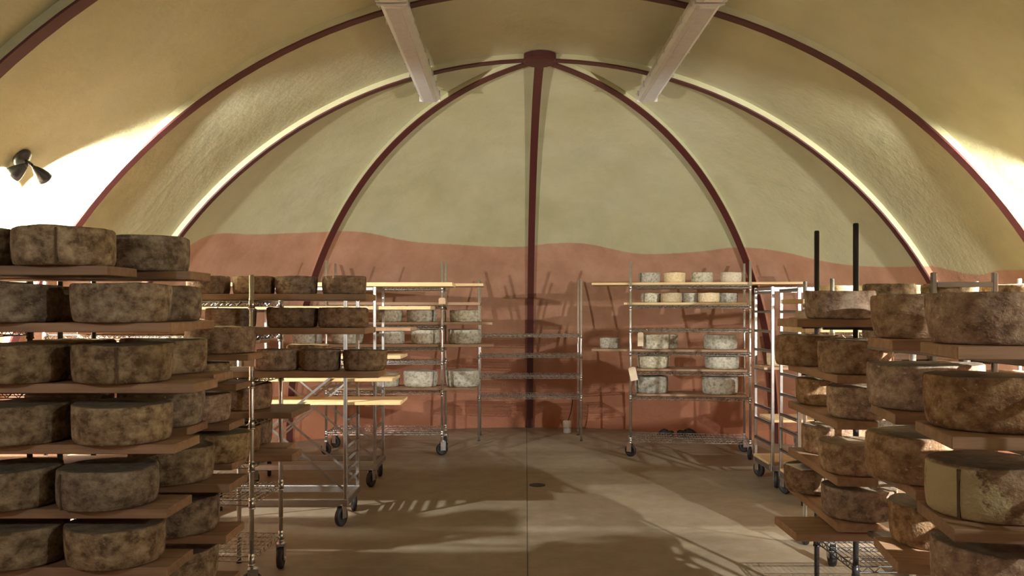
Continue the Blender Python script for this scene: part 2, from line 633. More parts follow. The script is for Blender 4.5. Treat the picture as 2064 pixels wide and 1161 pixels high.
def wire_rack(label, loc, width, depth, ztop, shelves, mat='chrome', rz=0.0, feet='caster', group=None, bar_posts=True):
    """Origin: front post at the aisle-side corner; x runs along the width, y to the back."""
    root = thing('wire_rack', label, 'rack', loc, rz, group)
    sx = 1 if width > 0 else -1
    w_ = abs(width)
    xs = (0.0, w_) if sx > 0 else (-w_, 0.0)
    rnd = random.Random(len(label) * 7 + int(abs(loc[0]) * 100))
    for x in xs:
        for y in (0.0, depth):
            z0 = 0.145 if feet == 'caster' else 0.012
            post(root, x, y, z0, ztop, mat, shelves)
            if feet == 'caster':
                caster(root, x, y, 0.062, 0.16, rnd.choice((0.3, 1.2, 1.45, 1.7, 2.6)))
            else:
                MB().lathe([(0.016, 0), (0.016, 0.01), (0.008, 0.014), (0.008, 0.02)], 10, Matrix.Translation((x, y, 0)), cap0=True, cap1=True).obj('foot', 'rubber', root)
    for z in shelves:
        wire_shelf(root, xs[0], xs[1], 0.0, depth, z, mat)
    return root


def ladder_cart(label, x_end, y0, y1, ztop, width, rungs, group=None, sgn=-1, brace=True, base=0.17, handle=False, mat='alu'):
    """Aluminium run-in cart: two ladder ends (posts and ledges front to back), base frame, X braces, casters."""
    root = thing('ladder_cart', label, 'cart', (x_end, y0, 0), 0.0, group)
    d = y1 - y0
    t = 0.0125
    X1 = sgn * width
    for x in (0.0, X1):
        for y in (0.0, d):
            MB().cbox((x - t, y - t, base), (x + t, y + t, ztop - (0.13 if handle and y else 0.0)), 0.003).obj('post', mat, root)
            caster(root, x + (0.03 if x * sgn > 0 else -0.03) * -sgn * (1 if x == 0 else 1), y, 0.068, base - 0.01, 1.25 if y == 0 else 1.9)
        for z in rungs:
            MB().box((x - 0.016, t, z - 0.012), (x + 0.016, d - t, z - 0.008)).box((x - 0.016, t, z - 0.03), (x - 0.012, d - t, z - 0.008)).obj('ledge', mat, root)
    xa, xb = min(0, X1), max(0, X1)
    for y in (0.0, d):
        MB().cbox((xa - 0.02, y - 0.02, base - 0.03), (xb + 0.02, y + 0.02, base + 0.02), 0.004).obj('base_rail', mat, root)
        zt_ = ztop - (0.005 if not handle else 0.05 if y == 0 else 0.14)
        MB().cbox((xa + t, y - t, zt_ - 0.028), (xb - t, y + t, zt_), 0.003).obj('top_rail', mat, root)
    for x in (xa, xb):
        MB().cbox((x - 0.02, 0.02, base - 0.03), (x + 0.02, d - 0.02, base + 0.02), 0.004).obj('base_rail', mat, root)
        zt_ = ztop - (0.14 if handle else 0.005)
        MB().cbox((x - t, t, zt_ - 0.025), (x + t, d - t, zt_), 0.003).obj('top_rail', mat, root)
    if brace:
        zb, zt = 0.24, 0.24 + abs(width) * 0.83
        for y, o in ((t + 0.004, 0.004), (d - t - 0.004, -0.004)):
            for a, b_ in ((zb, zt), (zt, zb)):
                p, q = Vector((xa, y, a)), Vector((xb, y, b_))
                dd = (q - p)
                L = dd.length
                mt = Matrix.Translation(p + Vector((0, o if a < b_ else 0, 0))) @ Matrix.Rotation(-math.atan2(dd.z, dd.x), 4, 'Y')
                MB().box((0, -0.003, -0.008), (L, 0.003, 0.008), mt).obj('brace', mat, root)
    return root


# ------------------------------------------------------------------ boards and cheeses
def board(label, x0, x1, y0, y1, ztop, th=0.03, mat='oldwood', rz=0.0, pivot=None, group=None):
    """Plank with its own grain; x0..x1, y0..y1 before turning about pivot."""
    cx, cy = (x0 + x1) / 2, (y0 + y1) / 2
    hx, hy = (x1 - x0) / 2, (y1 - y0) / 2
    along_y = hy > hx
    if along_y:
        hx, hy = hy, hx
    o = MB().cbox((-hx, -hy, 0), (hx, hy, th), 0.0025).obj('wooden_board', mat)
    c = Vector((cx, cy, 0))
    if pivot is not None:
        pv = Vector((pivot[0], pivot[1], 0))
        c = pv + Matrix.Rotation(rz, 3, 'Z') @ (c - pv)
    o.location = (c.x, c.y, ztop - th)
    o.rotation_euler = (0, 0, rz + (PI / 2 if along_y else 0))
    tag(o, label, 'board', group or 'wooden aging boards')
    return o


def cheese_mesh(seed, taper, bulge, lip, n=40):
    """Unit wheel (radius 1, height 1) with pressed sides, rim lip and slumped irregularities."""
    rnd = random.Random(seed)
    base = 1 - taper
    pr = [(0.0, 0.012), (0.5, 0.008), (base * 0.86, 0.0), (base * 0.94, 0.012), (base * 0.985, 0.06), (base + (1 - base) * 0.25 + bulge * 0.5, 0.2),
          (base + (1 - base) * 0.5 + bulge, 0.4), (base + (1 - base) * 0.75 + bulge, 0.62), (1.0 + bulge * 0.3, 0.82), (1.0, 0.93), (0.985 + lip, 0.972), (0.955 + lip, 0.995),
          (0.90, 0.985), (0.80, 0.975), (0.5, 0.972), (0.0, 0.975)]
    off = Vector((rnd.uniform(0, 50), rnd.uniform(0, 50), rnd.uniform(0, 50)))
    mb = MB()
    mb.lathe(pr, n)
    out = []
    for p in mb.v:
        r = math.hypot(p.x, p.y)
        k = 1 + 0.022 * noise.noise(Vector((p.x * 0.9, p.y * 0.9, p.z * 0.8)) + off) * min(1, r * 1.2)
        k += 0.009 * noise.noise(Vector((p.x * 4, p.y * 4, p.z * 2.5)) * 1.4 + off)
        dz = 0.0
        if p.z > 0.5:
            dz = 0.045 * noise.noise(Vector((p.x * 1.1, p.y * 1.1, 3.0)) + off) * (p.z - 0.5) * 2
            dz += 0.016 * noise.noise(Vector((p.x * 4, p.y * 4, 9.0)) + off)
        out.append(Vector((p.x * k, p.y * k, p.z + dz)))
    mb.v = out
    return mb


RINDS = ('brown', 'tan', 'grey', 'cream')
SHAPES = [(11, 0.03, 0.008, 0.012), (23, 0.06, 0.012, 0.006), (37, 0.015, 0.016, -0.008), (41, 0.09, 0.016, 0.012), (59, 0.0, 0.022, -0.012), (67, 0.04, 0.01, 0.014)]
CH = {}
for mname in RINDS:
    for i, sh in enumerate(SHAPES):
        me = cheese_mesh(*sh).mesh('cheese_wheel', mname)
        CH[mname, i] = me
RNG = random.Random(5)
N_CH = [0]


def cheese(px, Y, z, dia, h, rind, where, group, shape=None, seam=None, rz=None):
    """One wheel standing at height z with its centre Y metres in front of the camera."""
    N_CH[0] += 1
    sh = shape if shape is not None else RNG.randrange(len(SHAPES))
    o = link('cheese_wheel', CH[rind, sh])
    o.location = (wx(px, Y), Y, z + 0.0008)
    r = dia / 2
    o.scale = (r, r, h)
    o.rotation_euler = (0, 0, rz if rz is not None else RNG.uniform(0, 6.28))
    tag(o, where, 'cheese', group)
    if seam is not None:
        # seam of the cheesecloth standing proud down the side; seam = angle from straight at the camera
        a = -PI / 2 + seam - o.rotation_euler.z
        taper = 1 - SHAPES[sh][1]
        mb = MB()
        hw = 0.0032 / r
        for zz in (0.03, 0.25, 0.5, 0.75, 0.94):
            rr_ = taper + (1 - taper) * zz + 0.032
            for s in (-1, 1):
                for e in (0.0, -0.06):
                    mb.v.append(Vector(((rr_ + e) * math.cos(a + s * hw), (rr_ + e) * math.sin(a + s * hw), zz)))
        for j in range(4):
            b = j * 4
            mb.f += [(b, b + 2, b + 6, b + 4), (b, b + 4, b + 5, b + 1), (b + 2, b + 3, b + 7, b + 6)]
            mb.s += [False] * 3
        mb.obj('cloth_seam', 'seam', o)
    return o


ORD = ['top', 'second', 'third', 'fourth', 'fifth', 'sixth', 'seventh', 'eighth']

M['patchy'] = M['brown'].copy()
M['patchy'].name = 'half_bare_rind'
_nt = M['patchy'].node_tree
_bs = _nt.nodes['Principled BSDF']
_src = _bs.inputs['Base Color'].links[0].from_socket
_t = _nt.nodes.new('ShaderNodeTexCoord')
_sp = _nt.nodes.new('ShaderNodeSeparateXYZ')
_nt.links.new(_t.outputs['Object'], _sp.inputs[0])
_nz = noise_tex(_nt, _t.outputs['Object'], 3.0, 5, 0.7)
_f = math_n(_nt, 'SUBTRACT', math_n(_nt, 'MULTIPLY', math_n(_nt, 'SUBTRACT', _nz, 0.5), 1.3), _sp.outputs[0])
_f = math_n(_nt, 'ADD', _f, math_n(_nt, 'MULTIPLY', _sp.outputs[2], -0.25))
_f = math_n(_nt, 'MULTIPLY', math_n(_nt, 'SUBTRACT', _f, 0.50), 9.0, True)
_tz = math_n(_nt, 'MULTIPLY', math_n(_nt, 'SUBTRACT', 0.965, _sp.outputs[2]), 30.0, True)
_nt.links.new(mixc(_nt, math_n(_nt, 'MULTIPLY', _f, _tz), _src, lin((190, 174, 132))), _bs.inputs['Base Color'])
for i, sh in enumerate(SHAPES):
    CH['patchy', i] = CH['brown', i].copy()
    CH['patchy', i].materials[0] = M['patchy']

# ---- stack under the lamp (black rack, boards across it, two boards deep)
LS_Z = [1.668, 1.452, 1.222, 0.992, 0.748, 0.527, 0.30]
wire_rack('black post wire rack under the twin wall lamp, loaded with tan wheels', (-2.268, 2.90, 0), -0.62, 0.95, 1.893,
          [z - 0.036 for z in LS_Z], 'black', feet='foot')
FR = [-1.53, -1.293, -1.2, -1.274, -1.305, -1.30, -1.29]
RR = [-1.387, -1.37, -1.285, -1.40, -1.217, -1.232, -1.25]
for i, z in enumerate(LS_Z):
    board('wooden board, front one of %s tier, in the stack beneath the wall lamp' % ORD[i], -2.88, FR[i], 3.09, 3.34, z, 0.036, group='boards of the lamp-side stack')
    board('wooden board, rear one of %s tier, in the stack beneath the wall lamp' % ORD[i], -2.88, RR[i], 3.53, 3.77, z, 0.036, group='boards of the lamp-side stack')
g = 'tan wheels in the stack under the wall lamp'
fa = [131, 246, 248, 248, 219, 234]
fb = [-66, 22, 36, 40, 22, 36]
seams = {0: 0.33, 2: 0.32, 4: -0.62}
for i in range(6):
    cheese(fa[i], 3.2, LS_Z[i], 0.363, 0.147, 'tan', 'tan cheese wheel at aisle end of front board, %s tier, stack beneath wall lamp' % ORD[i], g, shape=[2, 1, 0, 0, 2, 5][i], seam=seams.get(i))
    cheese(fb[i], 3.19, LS_Z[i], 0.363, 0.147, 'tan', 'tan cheese wheel nearer the wall on front board, %s tier, stack beneath lamp' % ORD[i], g, shape=[1, 0, 5, 2, 0, 1][i])
ra = [296, 319, 331, 327, 347, 356, 354]
for i in range(7):
    cheese(ra[i], 3.64, LS_Z[i], 0.360, 0.150, 'tan', 'shaded tan cheese wheel on rear board, %s tier, stack beneath wall lamp' % ORD[i], g, shape=[0, 2, 0, 3, 1, 2, 5][i], seam=-0.85 if i == 5 else None)
    if i in (0, 1, 2, 3):
        cheese(ra[i] - 185, 3.63, LS_Z[i], 0.350, 0.146, 'tan', 'half hidden tan wheel on rear board near rack post, %s tier, beneath lamp' % ORD[i], g)

# ---- single row of wheels behind that stack
SB_Z = [1.290, 1.146, 0.954, 0.765]
wire_rack('narrow black post rack squeezed between lamp-side stack and chrome rack', (-2.145, 3.885, 0), -0.62, 0.31, 1.70, [z - 0.033 for z in SB_Z] + [0.45], 'black', feet='foot')
SB_X = [-1.262, -1.32, -1.352, -1.34]
g = 'wheels in the narrow rack behind the lamp-side stack'
for i, (px, dia, h, sh) in enumerate(((444, 0.33, 0.128, 2), (394, 0.32, 0.098, 0), (397, 0.32, 0.135, 1), (437, 0.32, 0.135, 5))):
    board('short wooden board, %s tier, on the narrow rack behind the lamp-side stack' % ORD[i], -2.75, SB_X[i], 3.92, 4.14, SB_Z[i], 0.033, group='boards of the narrow rack')
    cheese(px, 4.03, SB_Z[i], dia, h, 'brown' if i in (0, 2) else 'tan', 'dark wheel at the aisle end, %s tier, narrow rack behind lamp-side stack' % ORD[i], g, shape=sh)

# ---- chrome rack beside it
NL_SH = [1.553, 1.372, 1.140, 0.925, 0.70, 0.505, 0.21]
wire_rack('chrome wire rack on casters, front post rising before the small brown wheels', (-1.368, 4.30, 0), -1.12, 0.457, 1.685, NL_SH, rz=-0.055)
g = 'brown wheels on the chrome rack near the lamp-side stack'


def row(board_label, bx0, bx1, by0, by1, z, th, wheels, rind, where, g, Yc, bmat='oldwood'):
    board(board_label, bx0, bx1, by0, by1, z, th, bmat, group='boards on the racks')
    for k, (px, dia, h, sh) in enumerate(wheels):
        cheese(px, Yc, z, dia, h, rind, where[k], g, shape=sh)


row('long dark board over chrome rack carrying four small brown wheels', -2.3, wx(738, 4.35), 4.34, 4.66, 1.586, 0.033,
    ((420, 0.228, 0.098, 2), (512, 0.226, 0.098, 0), (598, 0.228, 0.098, 0), (694, 0.236, 0.098, 2)), 'brown',
    ('small brown wheel, innermost of four on the top board, chrome rack by lamp-side stack', 'small brown wheel crossed by the chrome post, on the top board',
     'small brown wheel with a dark round knot, third on chrome rack top board', 'small brown wheel at the aisle tip of the chrome rack top board'), g, 4.5)
row('dark board, second tier of chrome rack, overhanging the aisle', -2.3, wx(737, 4.35), 4.33, 4.67, 1.405, 0.033,
    ((466, 0.27, 0.104, 0), (590, 0.28, 0.108, 1), (692, 0.27, 0.108, 4)), 'brown',
    ('brown wheel behind the chrome post, second board of that rack', 'reddish brown wheel in the middle of second board, chrome rack', 'round sided brown wheel at aisle tip of second board, chrome rack'), g, 4.5)
row('dark board, third tier of chrome rack, overhanging the aisle', -2.3, wx(764, 4.35), 4.34, 4.60, 1.174, 0.034,
    ((559, 0.226, 0.112, 2), (647, 0.214, 0.112, 0), (736, 0.238, 0.108, 1)), 'brown',
    ('crusty brown wheel nearest the chrome post, third board of chrome rack', 'crusty brown wheel, middle of three on the third board, chrome rack', 'lighter brown wheel at aisle tip of third board, chrome rack'), g, 4.46)
board('hidden dark board behind the third tier wheels of chrome rack', -2.3, wx(690, 4.75), 4.635, 4.735, 1.174, 0.034, group='boards on the racks')
cheese(622, 4.77, 1.174, 0.25, 0.125, 'brown', 'dark wheel half hidden behind the crusty ones, third board of chrome rack', g, shape=2)
board('broad board on fourth shelf of chrome rack, end jutting past the caster post', -2.35, -1.165, 4.33, 4.73, 0.958, 0.033, group='boards on the racks')
cheese(486, 4.53, 0.958, 0.33, 0.140, 'brown', 'big dark wheel behind the chrome post on the fourth shelf board', g, shape=2)
board('front board on fifth shelf of chrome rack, end jutting past the caster post', -2.35, -1.16, 4.32, 4.52, 0.735, 0.035, group='boards on the racks')
board('rear board on fifth shelf of chrome rack, paler end just behind front one', -2.35, -1.25, 4.55, 4.735, 0.735, 0.035, group='boards on the racks')
cheese(474, 4.44, 0.735, 0.27, 0.140, 'brown', 'crusty brown wheel crossed by the chrome post, fifth shelf of that rack', g, shape=1)
cheese(509, 4.72, 0.735, 0.22, 0.140, 'brown', 'brown wheel peeping past the chrome post, rear of the fifth shelf', g, shape=0)

# ---- unseen rack added in the gap behind it, to shade the floor
wire_rack('chrome wire rack hidden between the front chrome rack and ladder cart', (-1.62, 4.86, 0), -0.95, 0.23, 1.42, [1.30, 1.09, 0.86], feet='foot')
g = 'wheels on the added light-blocking rack'
for i, (z, pxs) in enumerate(((1.325, (455, 378)), (1.115, (462, 385)), (0.885, (500, 420)))):
    board('board on the added light-blocking rack behind the small brown wheels, %s shelf' % ORD[i], -2.5, (-1.5, -1.5, -1.46)[i], 4.88, 5.07, z, 0.024, group='boards on the racks')
    for k, px in enumerate(pxs):
        cheese(px, 4.975, z, 0.20, (0.12, 0.13, 0.13)[i], 'tan', 'tan wheel added behind other stacks, %s one, %s shelf of light-blocking rack' % (('outer', 'inner')[k], ORD[i]), g)

# ---- aluminium ladder carts
RUNGS = [1.39, 1.235, 1.16, 1.0, 0.84, 0.72, 0.62, 0.53, 0.45, 0.37, 0.29]
MC = [(1.375, 828, 'oldwood'), (1.180, 808, 'pine'), (1.022, 792, 'pine'), (0.858, 808, 'pine')]
ladder_cart('aluminium ladder cart with X braces beside the chrome rack, slotted with pale boards', -1.155, 5.68, 6.13, 1.60, 1.06,
            sorted({round(z - 0.022 + 0.007, 3) for z, _p, _m in MC} | {0.74, 0.64, 0.55, 0.46, 0.38, 0.30}))
for i, (z, px, m) in enumerate(MC):
    board('%s pale pine board resting in the first aluminium ladder cart' % ('uppermost', 'second', 'third', 'lowest')[i], -2.55, wx(px, 5.72), 5.708, 6.085, z, 0.022, m, group='boards in the ladder carts')
ladder_cart('aluminium ladder cart farther back, behind the board-filled cart', -1.165, 6.95, 7.40, 1.70, 1.06, [1.51, 1.3, 1.14, 0.98, 0.82, 0.66, 0.5, 0.34])
board('pale pine board slotted high in the farther ladder cart', -2.75, wx(868, 6.97), 6.97, 7.38, 1.534, 0.03, 'pine', group='boards in the ladder carts')
board('long pale pine board laid across the top of the farther ladder cart', -2.6, wx(912, 6.97), 6.96, 7.36, 1.736, 0.034, 'pine', group='boards in the ladder carts')

# ---- chrome rack by the red wall with grey wheels
LB_SH = [1.745, 1.548, 1.342, 1.112, 0.97, 0.66, 0.24]
wire_rack('tall chrome rack on casters with grey white wheels, before the red wall', (-0.724, 8.47, 0), -1.2, 0.457, 2.01, LB_SH)
board('pale board on top shelf of the tall chrome rack with grey wheels', -2.0, wx(974, 8.5), 8.52, 8.88, 1.778, 0.03, 'pine', group='boards on the racks')
board('dark board above the upper grey wheels, tall chrome rack before red wall', -2.0, wx(968, 8.5), 8.5, 8.86, 1.582, 0.032, group='boards on the racks')
g = 'grey white wheels on the tall chrome rack before the red wall'
names = ('outer', 'second', 'third', 'fourth')
for tier, (z, px_end, wheels) in enumerate(((1.375, 993, ((938, .326, .125), (850, .32, .125), (787, .26, .12), (706, .27, .12))), (1.145, 994, ((937, .356, .150), (858, .30, .15), (790, .27, .13), (700, .34, .14), (620, .30, .13))),
                                            (0.693, 960, ((932, .365, .172), (848, .365, .165), (777, .30, .14))))):
    board('board under the %s tier of grey wheels, tall chrome rack before red wall' % ('upper', 'middle', 'lowest')[tier], -2.0, wx(px_end, 8.5), 8.5, 8.87, z, 0.03, group='boards on the racks')
    for k, (px, dia, h) in enumerate(wheels):
        cheese(px, 8.68, z, dia, h, 'grey', 'grey white wheel, %s from the aisle, %s tier of tall rack before red wall' % (('first', 'second', 'third', 'fourth', 'fifth')[k], ('upper', 'middle', 'lowest')[tier]), g)

# ---- empty chrome rack
wire_rack('empty chrome wire rack standing against the red end wall', (-0.38, 9.38, 0), 1.173, 0.44, 1.859, [1.223, 0.987, 0.748, 0.514], feet='foot')

# ---- tall chrome rack with small pale wheels on top
RB_SH = [1.757, 1.552, 1.312, 1.072, 0.872, 0.615, 0.185]
RBA = math.radians(-8.5)
RBO = (1.215, 8.39)
wire_rack('tall chrome rack on casters with pale wheels, centre back of room', (RBO[0], RBO[1], 0), 1.19, 0.457, 1.993, RB_SH, rz=RBA)


def rb_board(label, a, b, z, mat, th=0.024, y0=0.03, y1=0.40):
    return board(label, RBO[0] + a, RBO[0] + b, RBO[1] + y0, RBO[1] + y1, z, th, mat, RBA, RBO, group='boards on the racks')


rb_board('very long board across rack top carrying four small pale wheels', -0.40, 1.72, 1.783, 'pine')
rb_board('board on second shelf of the pale wheel rack', -0.07, 1.165, 1.578, 'pine')
rb_board('board on fourth shelf of pale wheel rack, overhanging with one small wheel', -0.40, 1.165, 1.098, 'oldwood')
rb_board('board on fifth shelf of the pale wheel rack', 0.06, 1.165, 0.898, 'oldwood')
rb_board('board on sixth shelf of the pale wheel rack', 0.06, 1.165, 0.641, 'oldwood')


def rbY(px, off=0.0):
    return 8.60 - (px - 1271) / 242 * 0.18 + off


g = 'pale wheels on the tall rack at the centre back'
for k, (px, rind, lb) in enumerate(((1309, 'grey', 'small mottled pale wheel, first of four atop rack, by the lone post'), (1360, 'cream', 'small cream wheel, second of four atop the tall rack'), (1415, 'grey', 'small speckled grey wheel, third of four atop the tall rack'), (1475, 'cream', 'smooth cream wheel beside paired posts, last of four atop rack'))):
    cheese(px, rbY(px), 1.783, 0.222, 0.105, rind, lb, g, shape=(2, 0, 2, 4)[k])
for k, (px, off, lb, rind) in enumerate(((1313, 0.06, 'small grey wheel, first on second shelf of the pale wheel rack', 'grey'), (1353, -0.06, 'small white wheel in front, near middle of second shelf, pale wheel rack', 'cream'), (1392, 0.10, 'small grey wheel set back in middle of second shelf, pale rack', 'grey'), (1429, -0.06, 'small white wheel in front, farther along second shelf, pale wheel rack', 'cream'), (1466, 0.08, 'small speckled wheel set back near paired posts, second shelf, pale rack', 'grey'))):
    cheese(px, rbY(px, off), 1.578, 0.215, 0.098, rind, lb, g, shape=(2, 4, 0, 2, 0)[k])
for px, dia, h, off, lb in ((1229, .205, .108, 0.02, 'small pale wheel alone on the overhanging board end, fourth shelf'), (1322, .29, .150, -0.08, 'grey white wheel in front, first on fourth shelf of pale wheel rack'),
                            (1350, .17, .145, 0.145, 'grey white wheel tucked behind the first, fourth shelf of pale rack'), (1452, .33, .145, -0.02, 'large white wheel near paired posts, fourth shelf of pale wheel rack')):
    cheese(px, rbY(px, off), 1.098, dia, h, 'grey', lb, g)
for z, tier, a in ((0.898, 'fifth', ((1317, .335, .130), (1455, .345, .128))), (0.641, 'sixth', ((1313, .345, .172), (1451, .355, .170)))):
    for k, (px, dia, h) in enumerate(a):
        cheese(px, rbY(px, -0.02), z, dia, h, 'grey', 'broad grey white wheel by the %s, %s shelf of pale wheel rack' % (('lone post', 'paired posts')[k], tier), g)

# ---- ladder carts by the far side wall
RC_R = [1.67, 1.505, 1.335, 1.168, 1.0, 0.835, 0.67, 0.553, 0.38]
ladder_cart('aluminium ladder cart standing next to the pale wheel rack', 2.20, 6.91, 7.39, 1.70, 0.66, RC_R, sgn=1, brace=False, base=0.17)
ladder_cart('aluminium ladder cart in front of its twin, behind black post rack', 2.20, 6.27, 6.69, 1.675, 0.66, RC_R, sgn=1, brace=False, base=0.17)
board('pale board striped by light, in the ladder cart next to pale wheel rack', 2.225, 3.0, 6.94, 7.36, 0.567, 0.022, 'pine', group='boards in the ladder carts')
board('wide board on the base of the ladder cart next to pale wheel rack', 2.17, 3.0, 6.94, 7.36, 0.212, 0.022, 'pine', group='boards in the ladder carts')
board('wide board on the base of the nearer ladder cart, above its caster', 2.18, 3.0, 6.30, 6.66, 0.2135, 0.022, 'pine', group='boards in the ladder carts')
board('board on an upper ledge of the ladder cart carrying one pale wheel', 2.14, 2.9, 6.95, 7.35, 1.014, 0.022, group='boards in the ladder carts')
board('pale board on a low ledge of the nearer ladder cart', 2.28, 2.9, 6.30, 6.66, 0.3955, 0.022, 'pine', group='boards in the ladder carts')
cheese(1581, 7.15, 1.014, 0.30, 0.125, 'cream', 'pale wheel inside the ladder cart, just behind the brown wheels', 'wheels in the far ladder carts', shape=0)
cheese(1640, 6.48, 0.3955, 0.30, 0.13, 'tan', 'tan wheel low in the nearer ladder cart, above the base board', 'wheels in the far ladder carts', shape=1)

# ---- chrome rack behind the black post rack
wire_rack('chrome wire rack half hidden behind the black post rack, bright wheels on top', (1.876, 4.80, 0), 1.1, 0.44, 1.685, [1.535, 1.365, 0.9], 'chrome')
board('pale board on top shelf of half hidden chrome rack', 1.715, 3.05, 4.83, 5.2, 1.566, 0.027, 'pine', group='boards on the racks')
board('pale lit board on second shelf of half hidden chrome rack', 1.73, 3.05, 4.83, 5.2, 1.395, 0.028, 'pine', group='boards on the racks')
g = 'pale wheels on the half hidden chrome rack'
for k, (px, dia) in enumerate(((1686, .21), (1765, .225), (1852, .225), (1950, .262))):
    cheese(px, 5.0, 1.566, dia, 0.082, 'cream', 'lamplit pale wheel, %s from the bare post end, top of half hidden rack' % ('first', 'second', 'third', 'fourth')[k], g, shape=4 if k % 2 else 0)
cheese(1646, 5.01, 1.395, 0.25, 0.100, 'cream', 'pale wheel between the chrome posts on second shelf, half hidden rack', g, shape=0)

# ---- aluminium end frame behind the biggest wheels
AC_Z = [1.512, 1.27, 1.03, 0.79, 0.55]
ladder_cart('grey aluminium cart whose top bar rises behind the biggest wheels', 2.245, 4.36, 4.68, 1.70, 0.325, [z - 0.037 + 0.007 for z in AC_Z], sgn=1, brace=False, handle=True, mat='shaded_alu')
for i, z in enumerate(AC_Z):  # load added on the cart tiers to block low light from the wall lamp
    board('board added to block light in the grey aluminium cart, %s tier' % ORD[i], 1.95, 2.85, 4.39, 4.65, z, 0.036, group='boards in the ladder carts')
    for k, X in enumerate((2.08, 2.406, 2.735)):
        cheese(CX + X / 4.52 * FPX, 4.52, z, 0.27, 0.13, 'tan', 'tan wheel added to block light %s, %s tier of grey aluminium cart' % (('on the aisle overhang', 'between the posts', 'on the wall overhang')[k], ORD[i]), 'wheels added in the grey aluminium cart')

# ---- black post rack
RS = thing('black_rack', 'black post rack with bare tall posts, stacked with mottled brown wheels', 'rack', (1.575, 3.75, 0))
RS_Z = [1.463, 1.232, 1.043, 0.810, 0.623]
for x in (0.0, 1.15):
    for y in (0.0, 0.48):
        post(RS, x, y, 0.012, 1.898 if y == 0 else 1.91, 'black', [0.33])
        MB().lathe([(0.018, 0), (0.018, 0.01), (0.009, 0.016), (0.009, 0.022)], 10, Matrix.Translation((x, y, 0)), cap0=True, cap1=True).obj('foot', 'rubber', RS)
for i, z in enumerate(RS_Z):
    for x in (0.0, 1.15):
        MB().cbox((x - 0.008, 0.0, z - 0.0355 - 0.018), (x + 0.008, 0.48, z - 0.0355), 0.002).obj('side_rail', 'black', RS)
    for y in (0.0, 0.27):
        MB().cbox((-0.15, y - 0.01, z - 0.0355 - 0.018), (0.0, y + 0.01, z - 0.0355), 0.002).obj('support_arm', 'black', RS)
for z in (0.536, RS_Z[0] - 0.0355):
    MB().cbox((-0.01, -0.35, z - 0.018), (0.01, 0.0, z), 0.002).obj('support_arm', 'black', RS)
wire_shelf(RS, 0.0, 1.15, 0.0, 0.48, 0.33, 'black')
g = 'brown wheels on the black post rack'
B_ = [(1693, .284, .118, 0), (1724, .30, .142, 2), (1742, .30, .135, 0), (1722, .29, .13, 1), (1731, .302, .128, 0)]
A_ = [None, (1627, .30, .145, 2), (1668, .30, .124, 1), (1681, .30, .13, 0), (1646, .30, .122, 2)]
for i, z in enumerate(RS_Z):
    if i == 0:
        board('cross board under the top brown wheel of the black post rack', 1.18, 1.78, 3.39, 3.64, z, 0.034, group='boards of the black post rack')
        board('short inner board on the top tier of black post rack', 1.40, 1.545, 3.70, 4.14, z, 0.034, group='boards of the black post rack')
    else:
        board('board running front to back under the brown wheels, %s tier of black post rack' % ORD[i], 1.335, 1.50, 3.36, 4.13, z, 0.034, 'oldwood', -0.075, (1.335, 3.36), group='boards of the black post rack')
    px, dia, h, sh = B_[i]
    cheese(px, 3.50, z, dia, h, 'brown', 'mottled brown wheel, front one, %s tier of the black post rack' % ORD[i], g, shape=sh)
    if A_[i]:
        px, dia, h, sh = A_[i]
        cheese(px, 3.99, z, dia, h, 'brown', 'mottled brown wheel, rear one, %s tier of the black post rack' % ORD[i], g, shape=sh, seam=-0.1 if i == 4 else None)
board('lowest cross board of black post rack, end jutting into the aisle', 1.18, 1.60, 3.40, 3.68, 0.572, 0.034, group='boards of the black post rack')

# ---- nearest stack: the biggest wheels
RN = thing('ladder_cart', 'cart under the biggest brown wheels, one chrome post showing below', 'cart', (1.625, 1.98, 0))
RN_Z = [1.398, 1.146, 0.888, 0.640]
for x in (0.0, 0.22):
    for y in (0.0, 1.34):
        post(RN, x, y, 0.15, 1.5, 'chrome')
        caster(RN, x, y, 0.062, 0.16, 1.3)
for z in RN_Z + [0.28]:
    for y in (0.0, 1.34):
        MB().cbox((-0.18, y - 0.01, z - 0.037 - 0.02), (0.22, y + 0.01, z - 0.037), 0.002).obj('cross_bar', 'alu', RN)
    for x in (0.0, -0.17):
        MB().cbox((x - 0.012, 0.0, z - 0.037 - 0.02), (x + 0.012, 1.34, z - 0.037), 0.002).obj('ledge', 'alu', RN)
for y in (0.0, 1.34):
    MB().cbox((0.0, y - 0.012, 0.2), (0.22, y + 0.012, 0.225), 0.002).obj('base_rail', 'alu', RN)
g = 'biggest brown wheels in the nearest stack'
RA = math.radians(-11)
NR = [(1997, .362, .154, 3), (1996, .366, .158, 1), (1999, .366, .158, 2), (2010, .366, .158, 0)]
MD = [(1870, .385, .158, 1), (1863, .390, .160, 0), (1861, .390, .165, 2), None]
nrx, mdx = [1.246, 1.23, 1.235, 1.26], [1.29, 1.30, 1.37, 1.31]
